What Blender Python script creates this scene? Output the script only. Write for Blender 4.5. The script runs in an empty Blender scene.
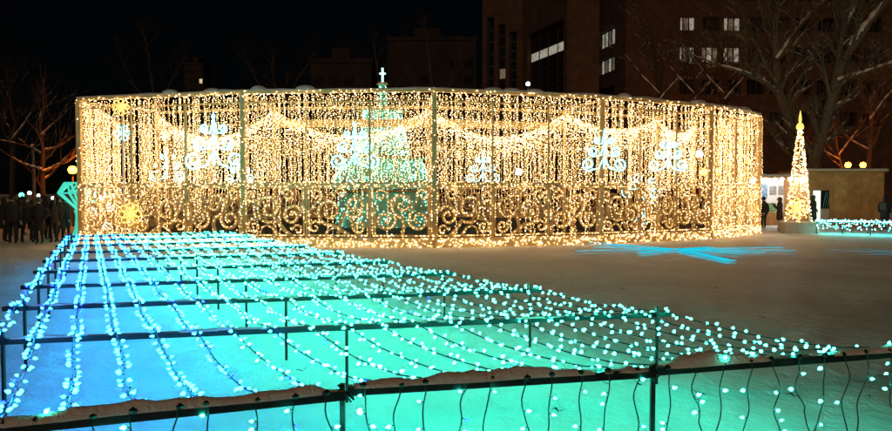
import bpy, bmesh, math, random
import numpy as np
from mathutils import Vector, Matrix, noise, Euler

# ------------------------------------------------------------------ camera, sky, city fill light, exposure
S = bpy.context.scene
COL = S.collection
R = math.radians
F = 660.0                      # focal length in photo pixels (photo 892 x 431)
CAM = Vector((0, 0, 2.0))
PITCH = math.atan((215.5 - 190) / F)
cd = bpy.data.cameras.new('camera'); cam = bpy.data.objects.new('camera', cd); COL.objects.link(cam)
cam.location = CAM; cam.rotation_euler = (R(90) - PITCH, 0, 0)
cd.sensor_width = 36; cd.lens = 36 * F / 892; cd.clip_end = 2000; cd.clip_start = .05
S.camera = cam
W = bpy.data.worlds.new('World'); S.world = W; W.use_nodes = True
nt = W.node_tree; bg = nt.nodes['Background']
sky = nt.nodes.new('ShaderNodeTexSky'); sky.sky_type = 'NISHITA'; sky.sun_disc = False
sky.sun_elevation = R(25); sky.sun_rotation = R(194)
nt.links.new(sky.outputs[0], bg.inputs[0]); bg.inputs[1].default_value = 0.00022
sd = bpy.data.lights.new('city_fill', 'SUN'); sd.energy = .37; sd.angle = R(8); sd.color = (1, .58, .30)  # added warm fill from behind the camera, standing in for city light
so = bpy.data.objects.new('city_fill', sd); COL.objects.link(so)
so.rotation_euler = (R(65), 0, R(-14)); so.location = (0, 0, 40)
S.view_settings.view_transform = 'Standard'; S.view_settings.look = 'None'
S.view_settings.exposure = 0; S.view_settings.gamma = 1
S.render.engine = 'CYCLES'
cy = S.cycles
cy.use_denoising = True; cy.sample_clamp_indirect = 4; cy.max_bounces = 5; cy.diffuse_bounces = 3
cy.glossy_bounces = 2; cy.use_light_tree = True; cy.pixel_filter_type = 'BLACKMAN_HARRIS'
random.seed(5); RNG = np.random.default_rng(5)
rnd = random.random
def U(a, b): return random.uniform(a, b)

# ------------------------------------------------------------------ pixel -> place
CM = cam.rotation_euler.to_matrix()
def ray(x, y): return CM @ Vector(((x - 446) / F, (215.5 - y) / F, -1))
def at(x, y, z=0.):            # where the ray meets the height z
    d = ray(x, y); return CAM + d * ((z - CAM.z) / d.z)
def atd(x, y, Y):              # where the ray meets the distance Y
    d = ray(x, y); return CAM + d * (Y / d.y)

# ------------------------------------------------------------------ materials
MATS = {}
def mat(name, col, rough=.6, metal=0, var=.0, scale=4., bump=0., bscale=30., spec=.5, col2=None, coord='Object'):
    m = bpy.data.materials.new(name); m.use_nodes = True; n = m.node_tree; p = n.nodes['Principled BSDF']
    p.inputs['Roughness'].default_value = rough; p.inputs['Metallic'].default_value = metal
    p.inputs['Specular IOR Level'].default_value = spec
    p.inputs['Base Color'].default_value = (*col, 1)
    tc = n.nodes.new('ShaderNodeTexCoord')
    if var or col2:
        t = n.nodes.new('ShaderNodeTexNoise'); t.inputs['Scale'].default_value = scale; t.inputs['Detail'].default_value = 6
        r = n.nodes.new('ShaderNodeValToRGB')
        c2 = col2 or tuple(min(1, c * (1 + var)) for c in col)
        c1 = col if col2 else tuple(c * (1 - var) for c in col)
        r.color_ramp.elements[0].color = (*c1, 1); r.color_ramp.elements[1].color = (*c2, 1)
        r.color_ramp.elements[0].position = .35; r.color_ramp.elements[1].position = .65
        n.links.new(tc.outputs[coord], t.inputs['Vector']); n.links.new(t.outputs['Fac'], r.inputs[0]); n.links.new(r.outputs[0], p.inputs['Base Color'])
    if bump:
        b = n.nodes.new('ShaderNodeBump'); b.inputs['Strength'].default_value = bump; b.inputs['Distance'].default_value = .03
        t = n.nodes.new('ShaderNodeTexNoise'); t.inputs['Scale'].default_value = bscale; t.inputs['Detail'].default_value = 8
        n.links.new(tc.outputs[coord], t.inputs['Vector']); n.links.new(t.outputs['Fac'], b.inputs['Height']); n.links.new(b.outputs[0], p.inputs['Normal'])
    MATS[name] = m; return m
def emit(name, L, base=(.6, .6, .6), sampling='AUTO'):
    m = bpy.data.materials.new(name); m.use_nodes = True; p = m.node_tree.nodes['Principled BSDF']
    k = max(L); p.inputs['Emission Color'].default_value = (*[c / k for c in L], 1); p.inputs['Emission Strength'].default_value = k
    p.inputs['Base Color'].default_value = (*base, 1); p.inputs['Roughness'].default_value = .35
    m.cycles.emission_sampling = sampling
    MATS[name] = m; return m

def snow_mat():
    m = mat('snow', (.80, .81, .83), .55, spec=.3)
    n = m.node_tree; p = n.nodes['Principled BSDF']; tc = n.nodes.new('ShaderNodeTexCoord')
    prev = None
    for sc, dist, st in ((1.1, .10, .6), (2.6, .09, .6), (7., .05, .7), (28., .015, .6), (90., .004, .5)):
        t = n.nodes.new('ShaderNodeTexNoise'); t.inputs['Scale'].default_value = sc; t.inputs['Detail'].default_value = 5
        b = n.nodes.new('ShaderNodeBump'); b.inputs['Distance'].default_value = dist; b.inputs['Strength'].default_value = st
        n.links.new(tc.outputs['Object'], t.inputs['Vector']); n.links.new(t.outputs['Fac'], b.inputs['Height'])
        if prev: n.links.new(prev.outputs[0], b.inputs['Normal'])
        prev = b
    n.links.new(prev.outputs[0], p.inputs['Normal'])
    t = n.nodes.new('ShaderNodeTexNoise'); t.inputs['Scale'].default_value = .35; t.inputs['Detail'].default_value = 7
    r = n.nodes.new('ShaderNodeValToRGB'); r.color_ramp.elements[0].color = (.66, .66, .67, 1); r.color_ramp.elements[1].color = (.84, .85, .87, 1)
    r.color_ramp.elements[0].position = .3; r.color_ramp.elements[1].position = .6
    n.links.new(tc.outputs['Object'], t.inputs['Vector']); n.links.new(t.outputs['Fac'], r.inputs[0]); n.links.new(r.outputs[0], p.inputs['Base Color'])
    return m
snow_mat()
mat('snow_clump', (.84, .84, .85), .6, bump=.9, bscale=38, spec=.3)
mat('paving', (.035, .033, .03), .8, var=.4, scale=1.5, bump=.3, bscale=8)
mat('rail', (.006, .007, .008), .45, var=.4, scale=9)
mat('cable', (.008, .010, .010), .5)
mat('cable_blue', (.01, .02, .16), .45)
mat('gold', (.74, .52, .25), .5, var=.12, scale=3, bump=.15)
mat('gold_wire', (.70, .47, .20), .5)
mat('bark', (.12, .09, .062), .9, var=.35, scale=8, bump=.6, bscale=20)
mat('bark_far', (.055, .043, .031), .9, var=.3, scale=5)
mat('brick', (.072, .042, .030), .85, var=.25, scale=1.2, bump=.3, bscale=60)
mat('concrete', (.52, .49, .45), .8, var=.15, scale=3, bump=.2)
mat('dark_building', (.022, .018, .017), .85, var=.2, scale=.5)
mat('dark_glass', (.015, .017, .02), .12, spec=.6)
mat('mullion', (.03, .03, .03), .5)
mat('plywood', (.52, .26, .09), .6, var=.2, scale=2.5, bump=.15, bscale=12)
mat('plywood_light', (.58, .31, .12), .6, var=.2, scale=3.1, bump=.15, bscale=12)
mat('white_board', (.78, .78, .76), .5)
mat('poster_blue', (.06, .14, .30), .4, col2=(.30, .42, .55), scale=9)
mat('poster_grey', (.12, .12, .13), .4, col2=(.45, .45, .42), scale=12)
mat('poster_green', (.03, .16, .07), .4, col2=(.25, .40, .22), scale=10)
mat('coat_black', (.012, .012, .014), .8, var=.3, scale=14)
mat('coat_navy', (.014, .018, .035), .8, var=.3, scale=14)
mat('coat_brown', (.035, .024, .018), .85, var=.3, scale=14)
mat('coat_grey', (.07, .07, .075), .85, var=.3, scale=14)
mat('trousers', (.013, .014, .018), .85)
mat('skin', (.50, .32, .24), .5)
mat('hair', (.012, .010, .009), .6)
mat('shoe', (.012, .012, .012), .5)
mat('leaf_dry', (.035, .025, .015), .8)
mat('steel', (.16, .165, .17), .4, metal=.6)
mat('teal_paint', (.22, .62, .52), .4)
mat('white_paint', (.75, .77, .77), .4)
emit('bulb_teal', (1.0, 45, 29)); emit('bulb_blue', (.50, 18.5, 52)); emit('bulb_deep', (.05, .30, 20))
emit('bulb_warm', (13.5, 8.6, 3.9)); emit('bulb_warm_dim', (7.2, 4.1, 1.4)); emit('bulb_warm_hot', (20, 14.5, 8.3))
emit('bulb_amber', (7, 4.6, .9)); emit('bulb_ice', (3.0, 6.4, 6.0)); emit('bulb_green', (.40, 3.6, 2.4))
emit('led_ice', (.62, 2.2, 2.3)); emit('led_white', (.85, 1.7, 1.7)); emit('led_amber', (1.25, .82, .16)); emit('led_teal', (.05, .62, .46), (.1, .5, .4))
emit('projection_glow', (.008, .62, .84), (.01, .02, .03)); emit('projection_glow_faint', (.05, .20, .25), (.01, .02, .03))  # glowing colour in place of light projected onto the snow
[setattr(MATS[k_].node_tree.nodes['Principled BSDF'].inputs['Specular IOR Level'], 'default_value', 0) for k_ in ('projection_glow', 'projection_glow_faint')]
emit('lamp_orange', (130, 22, .5)); emit('lamp_white', (9, 9.5, 8.6)); emit('lamp_green', (.5, 5, 3.6)); emit('lamp_red', (6, .8, .5)); emit('lamp_cool', (5, 9, 13))
emit('window_lit', (.34, .33, .26)); emit('window_dim', (.07, .062, .045)); emit('window_far', (.8, .6, .35)); emit('stall_light', (140, 146, 142)); emit('door_light', (.9, 1.1, .85))

for nm in ('window_lit', 'window_dim', 'window_far'):
    n = MATS[nm].node_tree; p = n.nodes['Principled BSDF']; t = n.nodes.new('ShaderNodeTexNoise'); tc = n.nodes.new('ShaderNodeTexCoord'); mp = n.nodes.new('ShaderNodeMapping'); mp.inputs['Scale'].default_value = (2.6, 2.6, .5)
    mu = n.nodes.new('ShaderNodeMapRange'); mu.inputs[1].default_value = .35; mu.inputs[2].default_value = .65; mu.inputs[3].default_value = .25 * p.inputs['Emission Strength'].default_value; mu.inputs[4].default_value = 1.25 * p.inputs['Emission Strength'].default_value
    n.links.new(tc.outputs['Object'], mp.inputs[0]); n.links.new(mp.outputs[0], t.inputs['Vector']); n.links.new(t.outputs['Fac'], mu.inputs[0]); n.links.new(mu.outputs[0], p.inputs['Emission Strength'])

# ------------------------------------------------------------------ mesh helpers
class MB:
    def __init__(s): s.v = []; s.f = []; s.m = []; s.smooth = False
    def add(s, vs, fs, mi=0):
        o = len(s.v); s.v += [tuple(p) for p in vs]; s.f += [tuple(i + o for i in f) for f in fs]; s.m += [mi] * len(fs)
    def box(s, lo, hi, mi=0):
        (a, b, c), (d, e, f) = lo, hi
        s.add([(a, b, c), (d, b, c), (d, e, c), (a, e, c), (a, b, f), (d, b, f), (d, e, f), (a, e, f)],
              [(3, 2, 1, 0), (4, 5, 6, 7), (0, 1, 5, 4), (1, 2, 6, 5), (2, 3, 7, 6), (3, 0, 4, 7)], mi); return s
    def bar(s, p, q, w, h, mi=0, up=(0, 0, 1)):   # rectangular bar from p to q
        p = Vector(p); q = Vector(q); d = (q - p).normalized(); u = Vector(up)
        if abs(d.dot(u)) > .95: u = Vector((1, 0, 0))
        r = d.cross(u).normalized() * w / 2; u = r.cross(d).normalized() * h / 2
        s.add([p - r - u, p + r - u, p + r + u, p - r + u, q - r - u, q + r - u, q + r + u, q - r + u],
              [(0, 1, 2, 3), (7, 6, 5, 4), (0, 4, 5, 1), (1, 5, 6, 2), (2, 6, 7, 3), (3, 7, 4, 0)], mi); return s
    def tube(s, pts, rad, n=6, mi=0, cap=True):
        pts = [Vector(p) for p in pts]; k = len(pts)
        if not hasattr(rad, '__len__'): rad = [rad] * k
        vs = []; a = None
        for i, p in enumerate(pts):
            d = (pts[min(i + 1, k - 1)] - pts[max(i - 1, 0)])
            d = d.normalized() if d.length > 1e-9 else Vector((0, 0, 1))
            if a is None:
                a = d.cross(Vector((0, 0, 1)) if abs(d.z) < .9 else Vector((1, 0, 0))).normalized()
            else:
                a = a - d * a.dot(d)
                a = a.normalized() if a.length > 1e-6 else d.orthogonal().normalized()
            b = d.cross(a)
            for j in range(n):
                t = 2 * math.pi * j / n; vs.append(p + (a * math.cos(t) + b * math.sin(t)) * rad[i])
        fs = []
        for i in range(k - 1):
            for j in range(n):
                fs.append((i * n + j, i * n + (j + 1) % n, (i + 1) * n + (j + 1) % n, (i + 1) * n + j))
        if cap: fs.append(tuple(range(n - 1, -1, -1))); fs.append(tuple((k - 1) * n + j for j in range(n)))
        s.add(vs, fs, mi); return s
    def lathe(s, prof, c=(0, 0, 0), n=12, mi=0, axis=None):   # prof (r, z)
        c = Vector(c); vs = []; M = axis or Matrix.Identity(3)
        for r, z in prof:
            for j in range(n):
                t = 2 * math.pi * j / n; vs.append(c + M @ Vector((r * math.cos(t), r * math.sin(t), z)))
        fs = []; k = len(prof)
        for i in range(k - 1):
            for j in range(n):
                fs.append((i * n + j, i * n + (j + 1) % n, (i + 1) * n + (j + 1) % n, (i + 1) * n + j))
        fs.append(tuple(range(n - 1, -1, -1))); fs.append(tuple((k - 1) * n + j for j in range(n)))
        s.add(vs, fs, mi); return s
    def mesh(s, name, mats, smooth=False):
        me = bpy.data.meshes.new(name); me.from_pydata(s.v, [], s.f)
        for m in ([mats] if isinstance(mats, str) else mats): me.materials.append(MATS[m])
        if any(s.m): me.polygons.foreach_set('material_index', s.m)
        if smooth: me.polygons.foreach_set('use_smooth', [True] * len(me.polygons))
        me.update(); return me
    def build(s, name, mats, parent=None, smooth=False, loc=None):
        return put(name, s.mesh(name, mats, smooth), parent, loc)
def put(name, me, parent=None, loc=None, rot=None):
    """link a mesh; without loc its vertices are world positions"""
    o = bpy.data.objects.new(name, me); COL.objects.link(o)
    if parent:
        o.parent = parent
        w = worldloc(parent)
        o.location = (Vector(loc) - w) if loc is not None else -w
    elif loc is not None: o.location = loc
    if rot is not None: o.rotation_euler = rot
    return o
def worldloc(o):
    v = Vector((0, 0, 0))
    while o: v = v + Vector(o.location); o = o.parent
    return v
def tag(o, label=None, cat=None, group=None, kind=None):
    if label: o['label'] = label
    if cat: o['category'] = cat
    if group: o['group'] = group
    if kind: o['kind'] = kind
    return o
def thing(name, label, cat, loc=(0, 0, 0), group=None):
    o = bpy.data.objects.new(name, None); COL.objects.link(o); o.location = loc; o.empty_display_size = .2
    return tag(o, label, cat, group)
OV = np.array([[1, 0, 0], [-1, 0, 0], [0, 1, 0], [0, -1, 0], [0, 0, 1], [0, 0, -1]], float)
OF = np.array([[0, 2, 4], [2, 1, 4], [1, 3, 4], [3, 0, 4], [2, 0, 5], [1, 2, 5], [3, 1, 5], [0, 3, 5]])
def beads(name, P, r, mats, mi, parent):
    """many tiny bulbs as one mesh"""
    P = np.asarray(P, float); k = len(P); r = np.broadcast_to(np.asarray(r, float), (k,))
    v = (P[:, None, :] + OV[None] * r[:, None, None]).reshape(-1, 3)
    f = (OF[None] + (np.arange(k) * 6)[:, None, None]).reshape(-1, 3)
    me = bpy.data.meshes.new(name); me.vertices.add(len(v)); me.vertices.foreach_set('co', v.ravel())
    me.loops.add(f.size); me.loops.foreach_set('vertex_index', f.ravel().astype(np.int32))
    me.polygons.add(len(f)); me.polygons.foreach_set('loop_start', np.arange(0, f.size, 3, dtype=np.int32))
    for m in mats: me.materials.append(MATS[m])
    me.polygons.foreach_set('material_index', np.repeat(np.asarray(mi, np.int32), 8))
    me.update(calc_edges=True); me.validate()
    return tag(put(name, me, parent), kind='stuff')
def mix3(k, p=(.5, .38, .12)): return RNG.choice(3, size=k, p=p)

# ================================================================== GROUND
def ground():
    ys = np.concatenate([np.arange(-8, 3, .5), np.arange(3, 12, .11), np.arange(12, 30, .35), np.arange(30, 60, 1.5), np.array([70, 90, 130, 200, 320])])
    xs = np.concatenate([np.array([-300, -180, -110, -70, -45]), np.arange(-30, -12, 1.), np.arange(-12, 12, .16), np.arange(12, 30, 1.), np.array([30, 45, 70, 110, 180, 300])])
    vs = []
    for y in ys:
        for x in xs:
            a = .8 if y < 13 else .5 if y < 17 else .22
            z = a * (.07 * noise.noise((x * .35, y * .35, 1)) + .045 * noise.noise((x * 1.1, y * 1.1, 4)) + .03 * noise.noise((x * 3.1, y * 3.1, 9)))
            vs.append((x, y, z - .01))
    nx = len(xs); fs = [(j * nx + i, j * nx + i + 1, (j + 1) * nx + i + 1, (j + 1) * nx + i) for j in range(len(ys) - 1) for i in range(nx - 1)]
    b = MB(); b.add(vs, fs); o = b.build('snow_ground', 'snow', smooth=True); tag(o, 'snow covered park ground', kind='structure')
ground()
def court():
    b = MB(); pts = [Vector((v[0], v[1], .055)) for v in ((-13.9, 25.6), (-7.2, 23.8), (-.4, 23.3), (5.7, 25.0), (10.7, 27.6), (14.1, 30.8), (14.7, 37.), (11.8, 42.7), (7., 45.7), (-1., 47.7), (-8.9, 46.7), (-14.7, 41.8), (-16.2, 33.))]
    n = len(pts); b.add(pts + [p - Vector((0, 0, .3)) for p in pts], [tuple(range(n))] + [(i, i + n, (i + 1) % n + n, (i + 1) % n) for i in range(n)])
    tag(b.build('court_paving', 'paving'), 'dark cleared paving inside the light pavilion', kind='structure')

court()

# ================================================================== BACKGROUND BUILDINGS
def face_frame(p, q):
    p = Vector((p[0], p[1], 0)); q = Vector((q[0], q[1], 0)); d = (q - p); L = d.length; d.normalize()
    return p, d, Vector((d.y, -d.x, 0)), L      # outward normal towards the viewer for left-to-right faces
def quadbox(mb, p, d, n, u0, u1, z0, z1, n0, n1, mi=0):
    vs = [p + d * u + n * k + Vector((0, 0, z)) for z in (z0, z1) for (u, k) in ((u0, n1), (u1, n1), (u1, n0), (u0, n0))]
    mb.add(vs, [(3, 2, 1, 0), (4, 5, 6, 7), (0, 1, 5, 4), (1, 2, 6, 5), (2, 3, 7, 6), (3, 0, 4, 7)], mi)
def facade(root, p, q, H, holes, th=1.2, wallmat='brick'):
    """wall with rectangular openings (u0,u1,z0,z1, rows, cols, lit(row,col)->material)"""
    p, d, n, L = face_frame(p, q)
    b = MB(); us = sorted({0, L} | {h[0] for h in holes} | {h[1] for h in holes})
    for a, c in zip(us, us[1:]):
        m = (a + c) / 2; z = 0
        for h in sorted([h for h in holes if h[0] < m < h[1]], key=lambda h: h[2]):
            if h[2] > z: quadbox(b, p, d, n, a, c, z, h[2], -th, 0)
            z = h[3]
        quadbox(b, p, d, n, a, c, z, H, -th, 0)
    b.build('wall', wallmat, root)
    for (u0, u1, z0, z1, rows, cols, lit) in holes:
        rh = (z1 - z0) / rows; cw = (u1 - u0) / cols
        fr = MB()
        for c in range(cols + 1):
            u = u0 + cw * c; fr_u0, fr_u1 = max(u0, u - .06), min(u1, u + .06); quadbox(fr, p, d, n, fr_u0, fr_u1, z0, z1, -.62, -.45)
        for r in range(rows + 1):
            z = z0 + rh * r; quadbox(fr, p, d, n, u0, u1, max(z0, z - .07), min(z1, z + .07), -.615, -.455)
        w = fr.build('window', 'mullion', root)
        for r in range(rows):
            for c in range(cols):
                pb = MB(); quadbox(pb, p, d, n, u0 + cw * c + .02, u0 + cw * (c + 1) - .02, z0 + rh * r + .02, z0 + rh * (r + 1) - .02, -.56, -.53)
                pb.build('pane', lit(r, c), w)
def gx(x, Y): return ((x - 446) / F * Y, Y)
def hz(y, Y): return 2 + (190 - y) / F * Y
def office():
    root = thing('office_building', 'tall brown brick office block with a few lit windows behind bare trees', 'building', (30, 76, 0))
    H = 32; dark = lambda r, c: 'dark_glass'
    a = gx(482, 84); b = gx(522, 82)
    _, _, _, L = face_frame(a, b)
    facade(root, a, b, H, [(L * f, L * (f + .18), hz(90, 83), hz(18 + 8 * i, 83), 6, 1, lambda r, c, i=i: 'window_dim' if (i == 1 and r == 1) else 'dark_glass') for i, f in enumerate((.12, .4, .68))])
    a2 = (b[0] - .0, b[1]); b2 = gx(566, 72)
    _, _, _, L = face_frame(a2, b2)
    facade(root, a2, b2, H, [(L * .12, L * .93, 10.6, 20.8, 9, 4, lambda r, c: 'window_lit' if r == 6 else 'dark_glass')])
    c2 = gx(598, 71.5); facade(root, b2, c2, H, [])
    d2 = (c2[0] + .2, c2[1] + 6); facade(root, (c2[0] + 1.1, c2[1] + 6), gx(624, 70.5), H, [(.3, 4.6, 15.2, 16.9, 1, 5, lambda r, c: 'window_dim' if c % 2 else 'window_lit'), (.3, 4.6, 18.1, 20, 1, 5, lambda r, c: 'window_lit' if c in (0, 1, 3, 4) else 'window_dim'), (.3, 4.6, 11.6, 13.6, 1, 5, dark)])
    e = gx(624, 70.5); f = gx(678, 71); facade(root, e, f, H, [])
    g = (58, 74); p0 = (f[0], 72.5)
    # main frontal wing
    _, _, _, L = face_frame(p0, g)
    hl = []
    k = lambda x: (x - 678) / F * 72.5
    for z0, z1, row in ((16, 17.7, 1), (19.4, 20.9, 0), (22.7, 24.3, 2), (12.5, 14.1, 3), (9, 10.6, 4)):
        for i, x in enumerate((681, 705, 727, 751, 775, 799, 823, 847, 871)):
            def lit(r, c, row=row, i=i):
                if row == 1 and i in (0, 1, 2): return ('window_lit', 'window_dim')[(c + i) % 2]
                if row == 0 and i in (0, 2): return ('window_lit', 'window_dim', 'window_lit')[c % 3]
                return 'dark_glass'
            hl.append((k(x), k(x + 18), z0, z1, 1, 3, lit))
    facade(root, p0, g, H, hl)
    r = MB(); r.box((gx(482, 84)[0] + .3, 85, H - .6), (57, 95, H - .05)); r.build('roof', 'concrete', root)
office()
def far_block(name, label, x0, x1, ytop, Y, lights):
    root = thing(name, label, 'building', (gx((x0 + x1) / 2, Y)[0], Y, 0))
    X0 = gx(x0, Y)[0]; X1 = gx(x1, Y)[0]; H = hz(ytop, Y); b = MB(); b.box((X0, Y, 0), (X1, Y + (X1 - X0), H))
    b.box((X0 - .3, Y - .3, H + .003), (X1 + .3, Y + (X1 - X0) + .3, H + .8)); b.box((X0 + (X1 - X0) * .3, Y + 3, H + .803), (X0 + (X1 - X0) * .6, Y + 8, H + 3.5))
    b.build('wall', 'dark_building', root)
    nw = max(4, int((X1 - X0) / 3.2)); cw = (X1 - X0) / nw; nf = int(H / 3.6)
    for fz in range(1, nf):
        for c in range(nw):
            if rnd() < .55:
                w = MB(); w.box((X0 + cw * (c + .2), Y - .06, fz * 3.6 + .9), (X0 + cw * (c + .8), Y - .003, fz * 3.6 + 2.5))
                w.build('window', lights if rnd() < .05 else 'dark_glass', root)
far_block('tower_block', 'distant slim tower with a few lit windows against the night sky', 186, 205, 66, 240, 'window_far')
far_block('low_block', 'distant low dark building with a flat roof beyond the pavilion', 312, 372, 64, 130, 'window_dim')
far_block('dark_block', 'dark mid-rise building half hidden by bare trees beyond the pavilion', 388, 476, 42, 150, 'window_dim')

# ================================================================== TREES
def grow(mb, snow, p, d, length, r, depth, maxd, spread=.6, up=.12, nseg=4, twigs=None):
    pts = [Vector(p)]; rad = [r]; dd = Vector(d).normalized(); p = Vector(p)
    for i in range(nseg):
        dd = (dd + Vector((U(-1, 1), U(-1, 1), U(-1, 1))) * .16 + Vector((0, 0, up * .5))).normalized()
        p = p + dd * length / nseg; pts.append(p.copy()); rad.append(r * (1 - .45 * (i + 1) / nseg))
    tgt = twigs if (twigs is not None and depth >= maxd - 1) else mb
    tgt.tube(pts, rad, 6 if depth < 2 else 4 if depth < 4 else 3, cap=False)
    if snow is not None and depth <= maxd - 1:
        for a, b, ra in zip(pts, pts[1:], rad):
            if abs((b - a).normalized().z) < .8 and rnd() < .5:
                o = Vector((0, 0, ra * .75)); m = (a + b) / 2
                snow.tube([a + o, m + o * 1.15, b + o], [ra * .55, ra * .8, ra * .4], 5)
    if depth < maxd:
        for i in range(random.choice((2, 3, 3, 4))):
            k = random.randint(max(1, nseg - 2), nseg); q = pts[k]
            nd = (dd + Vector((U(-1, 1), U(-1, 1), U(-.5, .8))) * spread).normalized()
            grow(mb, snow, q, nd, length * U(.62, .85), rad[k] * U(.6, .8), depth + 1, maxd, spread, up, nseg, twigs)
def tree(name, label, limbs, maxd=4, snow=True, bark='bark', group=None, trunk_r=.3):
    """limbs: list of (points, radius0, radius1); extra twigs grow off every point"""
    base = Vector(limbs[0][0][0]); root = thing(name, label, 'tree', (base.x, base.y, 0), group)
    mb = MB(); tw = MB(); sn = MB() if snow else None
    for pts, r0, r1 in limbs:
        pts = [Vector(p) for p in pts]; fine = []
        for a, b in zip(pts, pts[1:]):
            for t in (0, .5): fine.append(a.lerp(b, t) + Vector((U(-1, 1), U(-1, 1), U(-1, 1))) * (r0 * .25 if fine else 0))
        fine.append(pts[-1]); k = len(fine); rad = [r0 + (r1 - r0) * i / (k - 1) for i in range(k)]
        mb.tube(fine, rad, 8)
        if snow:
            for a, b, ra in zip(fine, fine[1:], rad):
                if abs((b - a).normalized().z) < .86:
                    o = Vector((-.3 * ra, -.15 * ra, ra * .75)); m = (a + b) / 2
                    sn.tube([a + o, m + o * 1.15, b + o], [ra * .6, ra * .9, ra * .55], 6)
        for i in range(2, k):
            for _t in range(2 if maxd > 3 else 1):
                d = (fine[i] - fine[i - 1]).normalized(); nd = (d + Vector((U(-1, 1), U(-1, 1), U(-.3, .9))) * .9).normalized()
                grow(mb, sn, fine[i], nd, U(1.0, 2.2), rad[i] * .5, 1, maxd, .65, .1, 4, tw)
        d = (fine[-1] - fine[-2]).normalized(); grow(mb, sn, fine[-1], d, 1.6, r1, 1, maxd, .6, .1, 4, tw)
    mb.build('trunk', bark, root, smooth=True)
    if tw.v: tag(tw.build('crown', bark, root), kind='stuff')
    if snow and sn.v: tag(sn.build('snow', 'snow_clump', root, smooth=True), kind='stuff')
    return root
def pl(Y, *xy): return [atd(x, y, Y + (i % 2) * .4) for i, (x, y) in enumerate(xy)]
Y = 40
gA = [Vector((atd(801, 200, Y).x, Y, -.2))]
tree('bare_tree', 'large bare tree with snowy limbs behind the cone of warm lights', [
    (gA + pl(Y, (797, 160), (791, 125), (781, 95), (777, 62), (775, 30), (774, -5)), .36, .16),
    (pl(Y, (781, 95), (766, 84), (745, 72), (722, 66)), .16, .06),
    (pl(Y, (777, 60), (790, 40), (800, 25), (812, 12)), .14, .06),
    (pl(Y, (776, 50), (765, 25), (757, -6)), .12, .06),
    (pl(Y, (781, 88), (768, 70), (757, 46), (748, 25)), .12, .05)], 4)
Y = 38
gB = [Vector((atd(812, 200, Y).x, Y, -.2))]
tree('bare_tree', 'large bare tree leaning with thick snow-topped limbs behind the plywood hut', [
    (gB + pl(Y, (815, 160), (824, 128), (832, 100), (843, 62), (860, 34), (878, 12), (895, -6)), .40, .15),
    (pl(Y, (838, 82), (852, 77), (872, 70), (900, 60)), .17, .09),
    (pl(Y, (832, 100), (838, 60), (842, 35), (857, 5), (862, -10)), .18, .1),
    (pl(Y, (845, 60), (853, 35), (858, 15)), .11, .06)], 4)
Y = 46
gC = [Vector((atd(868, 200, Y).x, Y, -.2))]
tree('bare_tree', 'bare tree lit orange by the twin globe lamps over the hut', [
    (gC + pl(Y, (868, 165), (872, 130), (870, 105), (880, 80), (888, 60)), .2, .09),
    (pl(Y, (870, 120), (884, 100), (896, 88)), .1, .05), (pl(Y, (869, 150), (850, 140), (838, 128)), .08, .04)], 4)
Y = 44
gD = [Vector((atd(842, 200, Y).x, Y, -.2))]
tree('young_tree', 'small bare tree glowing orange beside the twin globe lamps', [
    (gD + pl(Y, (842, 168), (838, 152), (836, 138)), .12, .05), (pl(Y, (840, 160), (826, 152), (818, 148)), .06, .03), (pl(Y, (839, 155), (850, 140), (858, 130)), .06, .03)], 3)
Y = 58
for i, (x, yt, lab) in enumerate(((655, 30, 'bare tree with fine dark twigs in front of the lit office windows'), (720, 20, 'tall bare tree with tangled twigs before the brick office wall'), (690, 62, 'lower bare tree with spreading twigs right behind the pavilion roof'))):
    b0 = Vector((atd(x, 200, Y).x, Y, -.2))
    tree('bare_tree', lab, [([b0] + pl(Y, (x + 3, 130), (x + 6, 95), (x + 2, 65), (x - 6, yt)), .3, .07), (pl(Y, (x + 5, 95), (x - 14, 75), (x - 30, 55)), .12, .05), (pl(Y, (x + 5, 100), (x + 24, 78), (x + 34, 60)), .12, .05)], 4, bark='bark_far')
for i, (x, yt, yy, lab) in enumerate(((430, 42, 75, 'dark bare tree far behind the tiered teal tree'), (378, 52, 90, 'dark bare tree far off beside the flat dark building'), (275, 70, 80, 'dark bare tree far behind the left pavilion curtain'), (150, 45, 85, 'tall dark bare tree far behind the pavilion near the slim tower'))):
    b0 = Vector((atd(x, 200, yy).x, yy, -.2))
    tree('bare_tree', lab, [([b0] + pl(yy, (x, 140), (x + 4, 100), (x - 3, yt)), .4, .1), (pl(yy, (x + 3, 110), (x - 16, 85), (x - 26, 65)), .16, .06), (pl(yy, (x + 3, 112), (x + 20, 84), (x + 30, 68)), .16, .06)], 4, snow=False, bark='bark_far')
Y = 37.2
gE = [Vector((atd(42, 200, Y).x, Y, -.2))]
tree('bare_tree', 'bare snowy tree lit orange by the globe lamp above the crowd', [
    (gE + pl(Y, (43, 190), (43, 172), (44, 150), (40, 128), (42, 112)), .17, .06), (pl(Y, (43, 172), (52, 168), (60, 164)), .09, .05), (pl(Y, (43, 170), (30, 166), (18, 161)), .09, .05),
    (pl(Y, (44, 150), (54, 148), (60, 146)), .07, .04), (pl(Y, (44, 155), (34, 149), (24, 145)), .07, .04), (pl(Y, (41, 135), (52, 125), (57, 120)), .05, .03)], 2, bark='bark_far')
for x, yt, yy, lab in ((12, 100, 55, 'dark bare tree at the edge of the park behind the crowd'),):
    b0 = Vector((atd(x, 200, yy).x, yy, -.2))
    tree('bare_tree', lab, [([b0] + pl(yy, (x, 150), (x + 3, 125), (x - 2, yt)), .25, .08), (pl(yy, (x, 140), (x + 14, 122), (x + 20, 112)), .1, .05)], 4, bark='bark_far')

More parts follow.
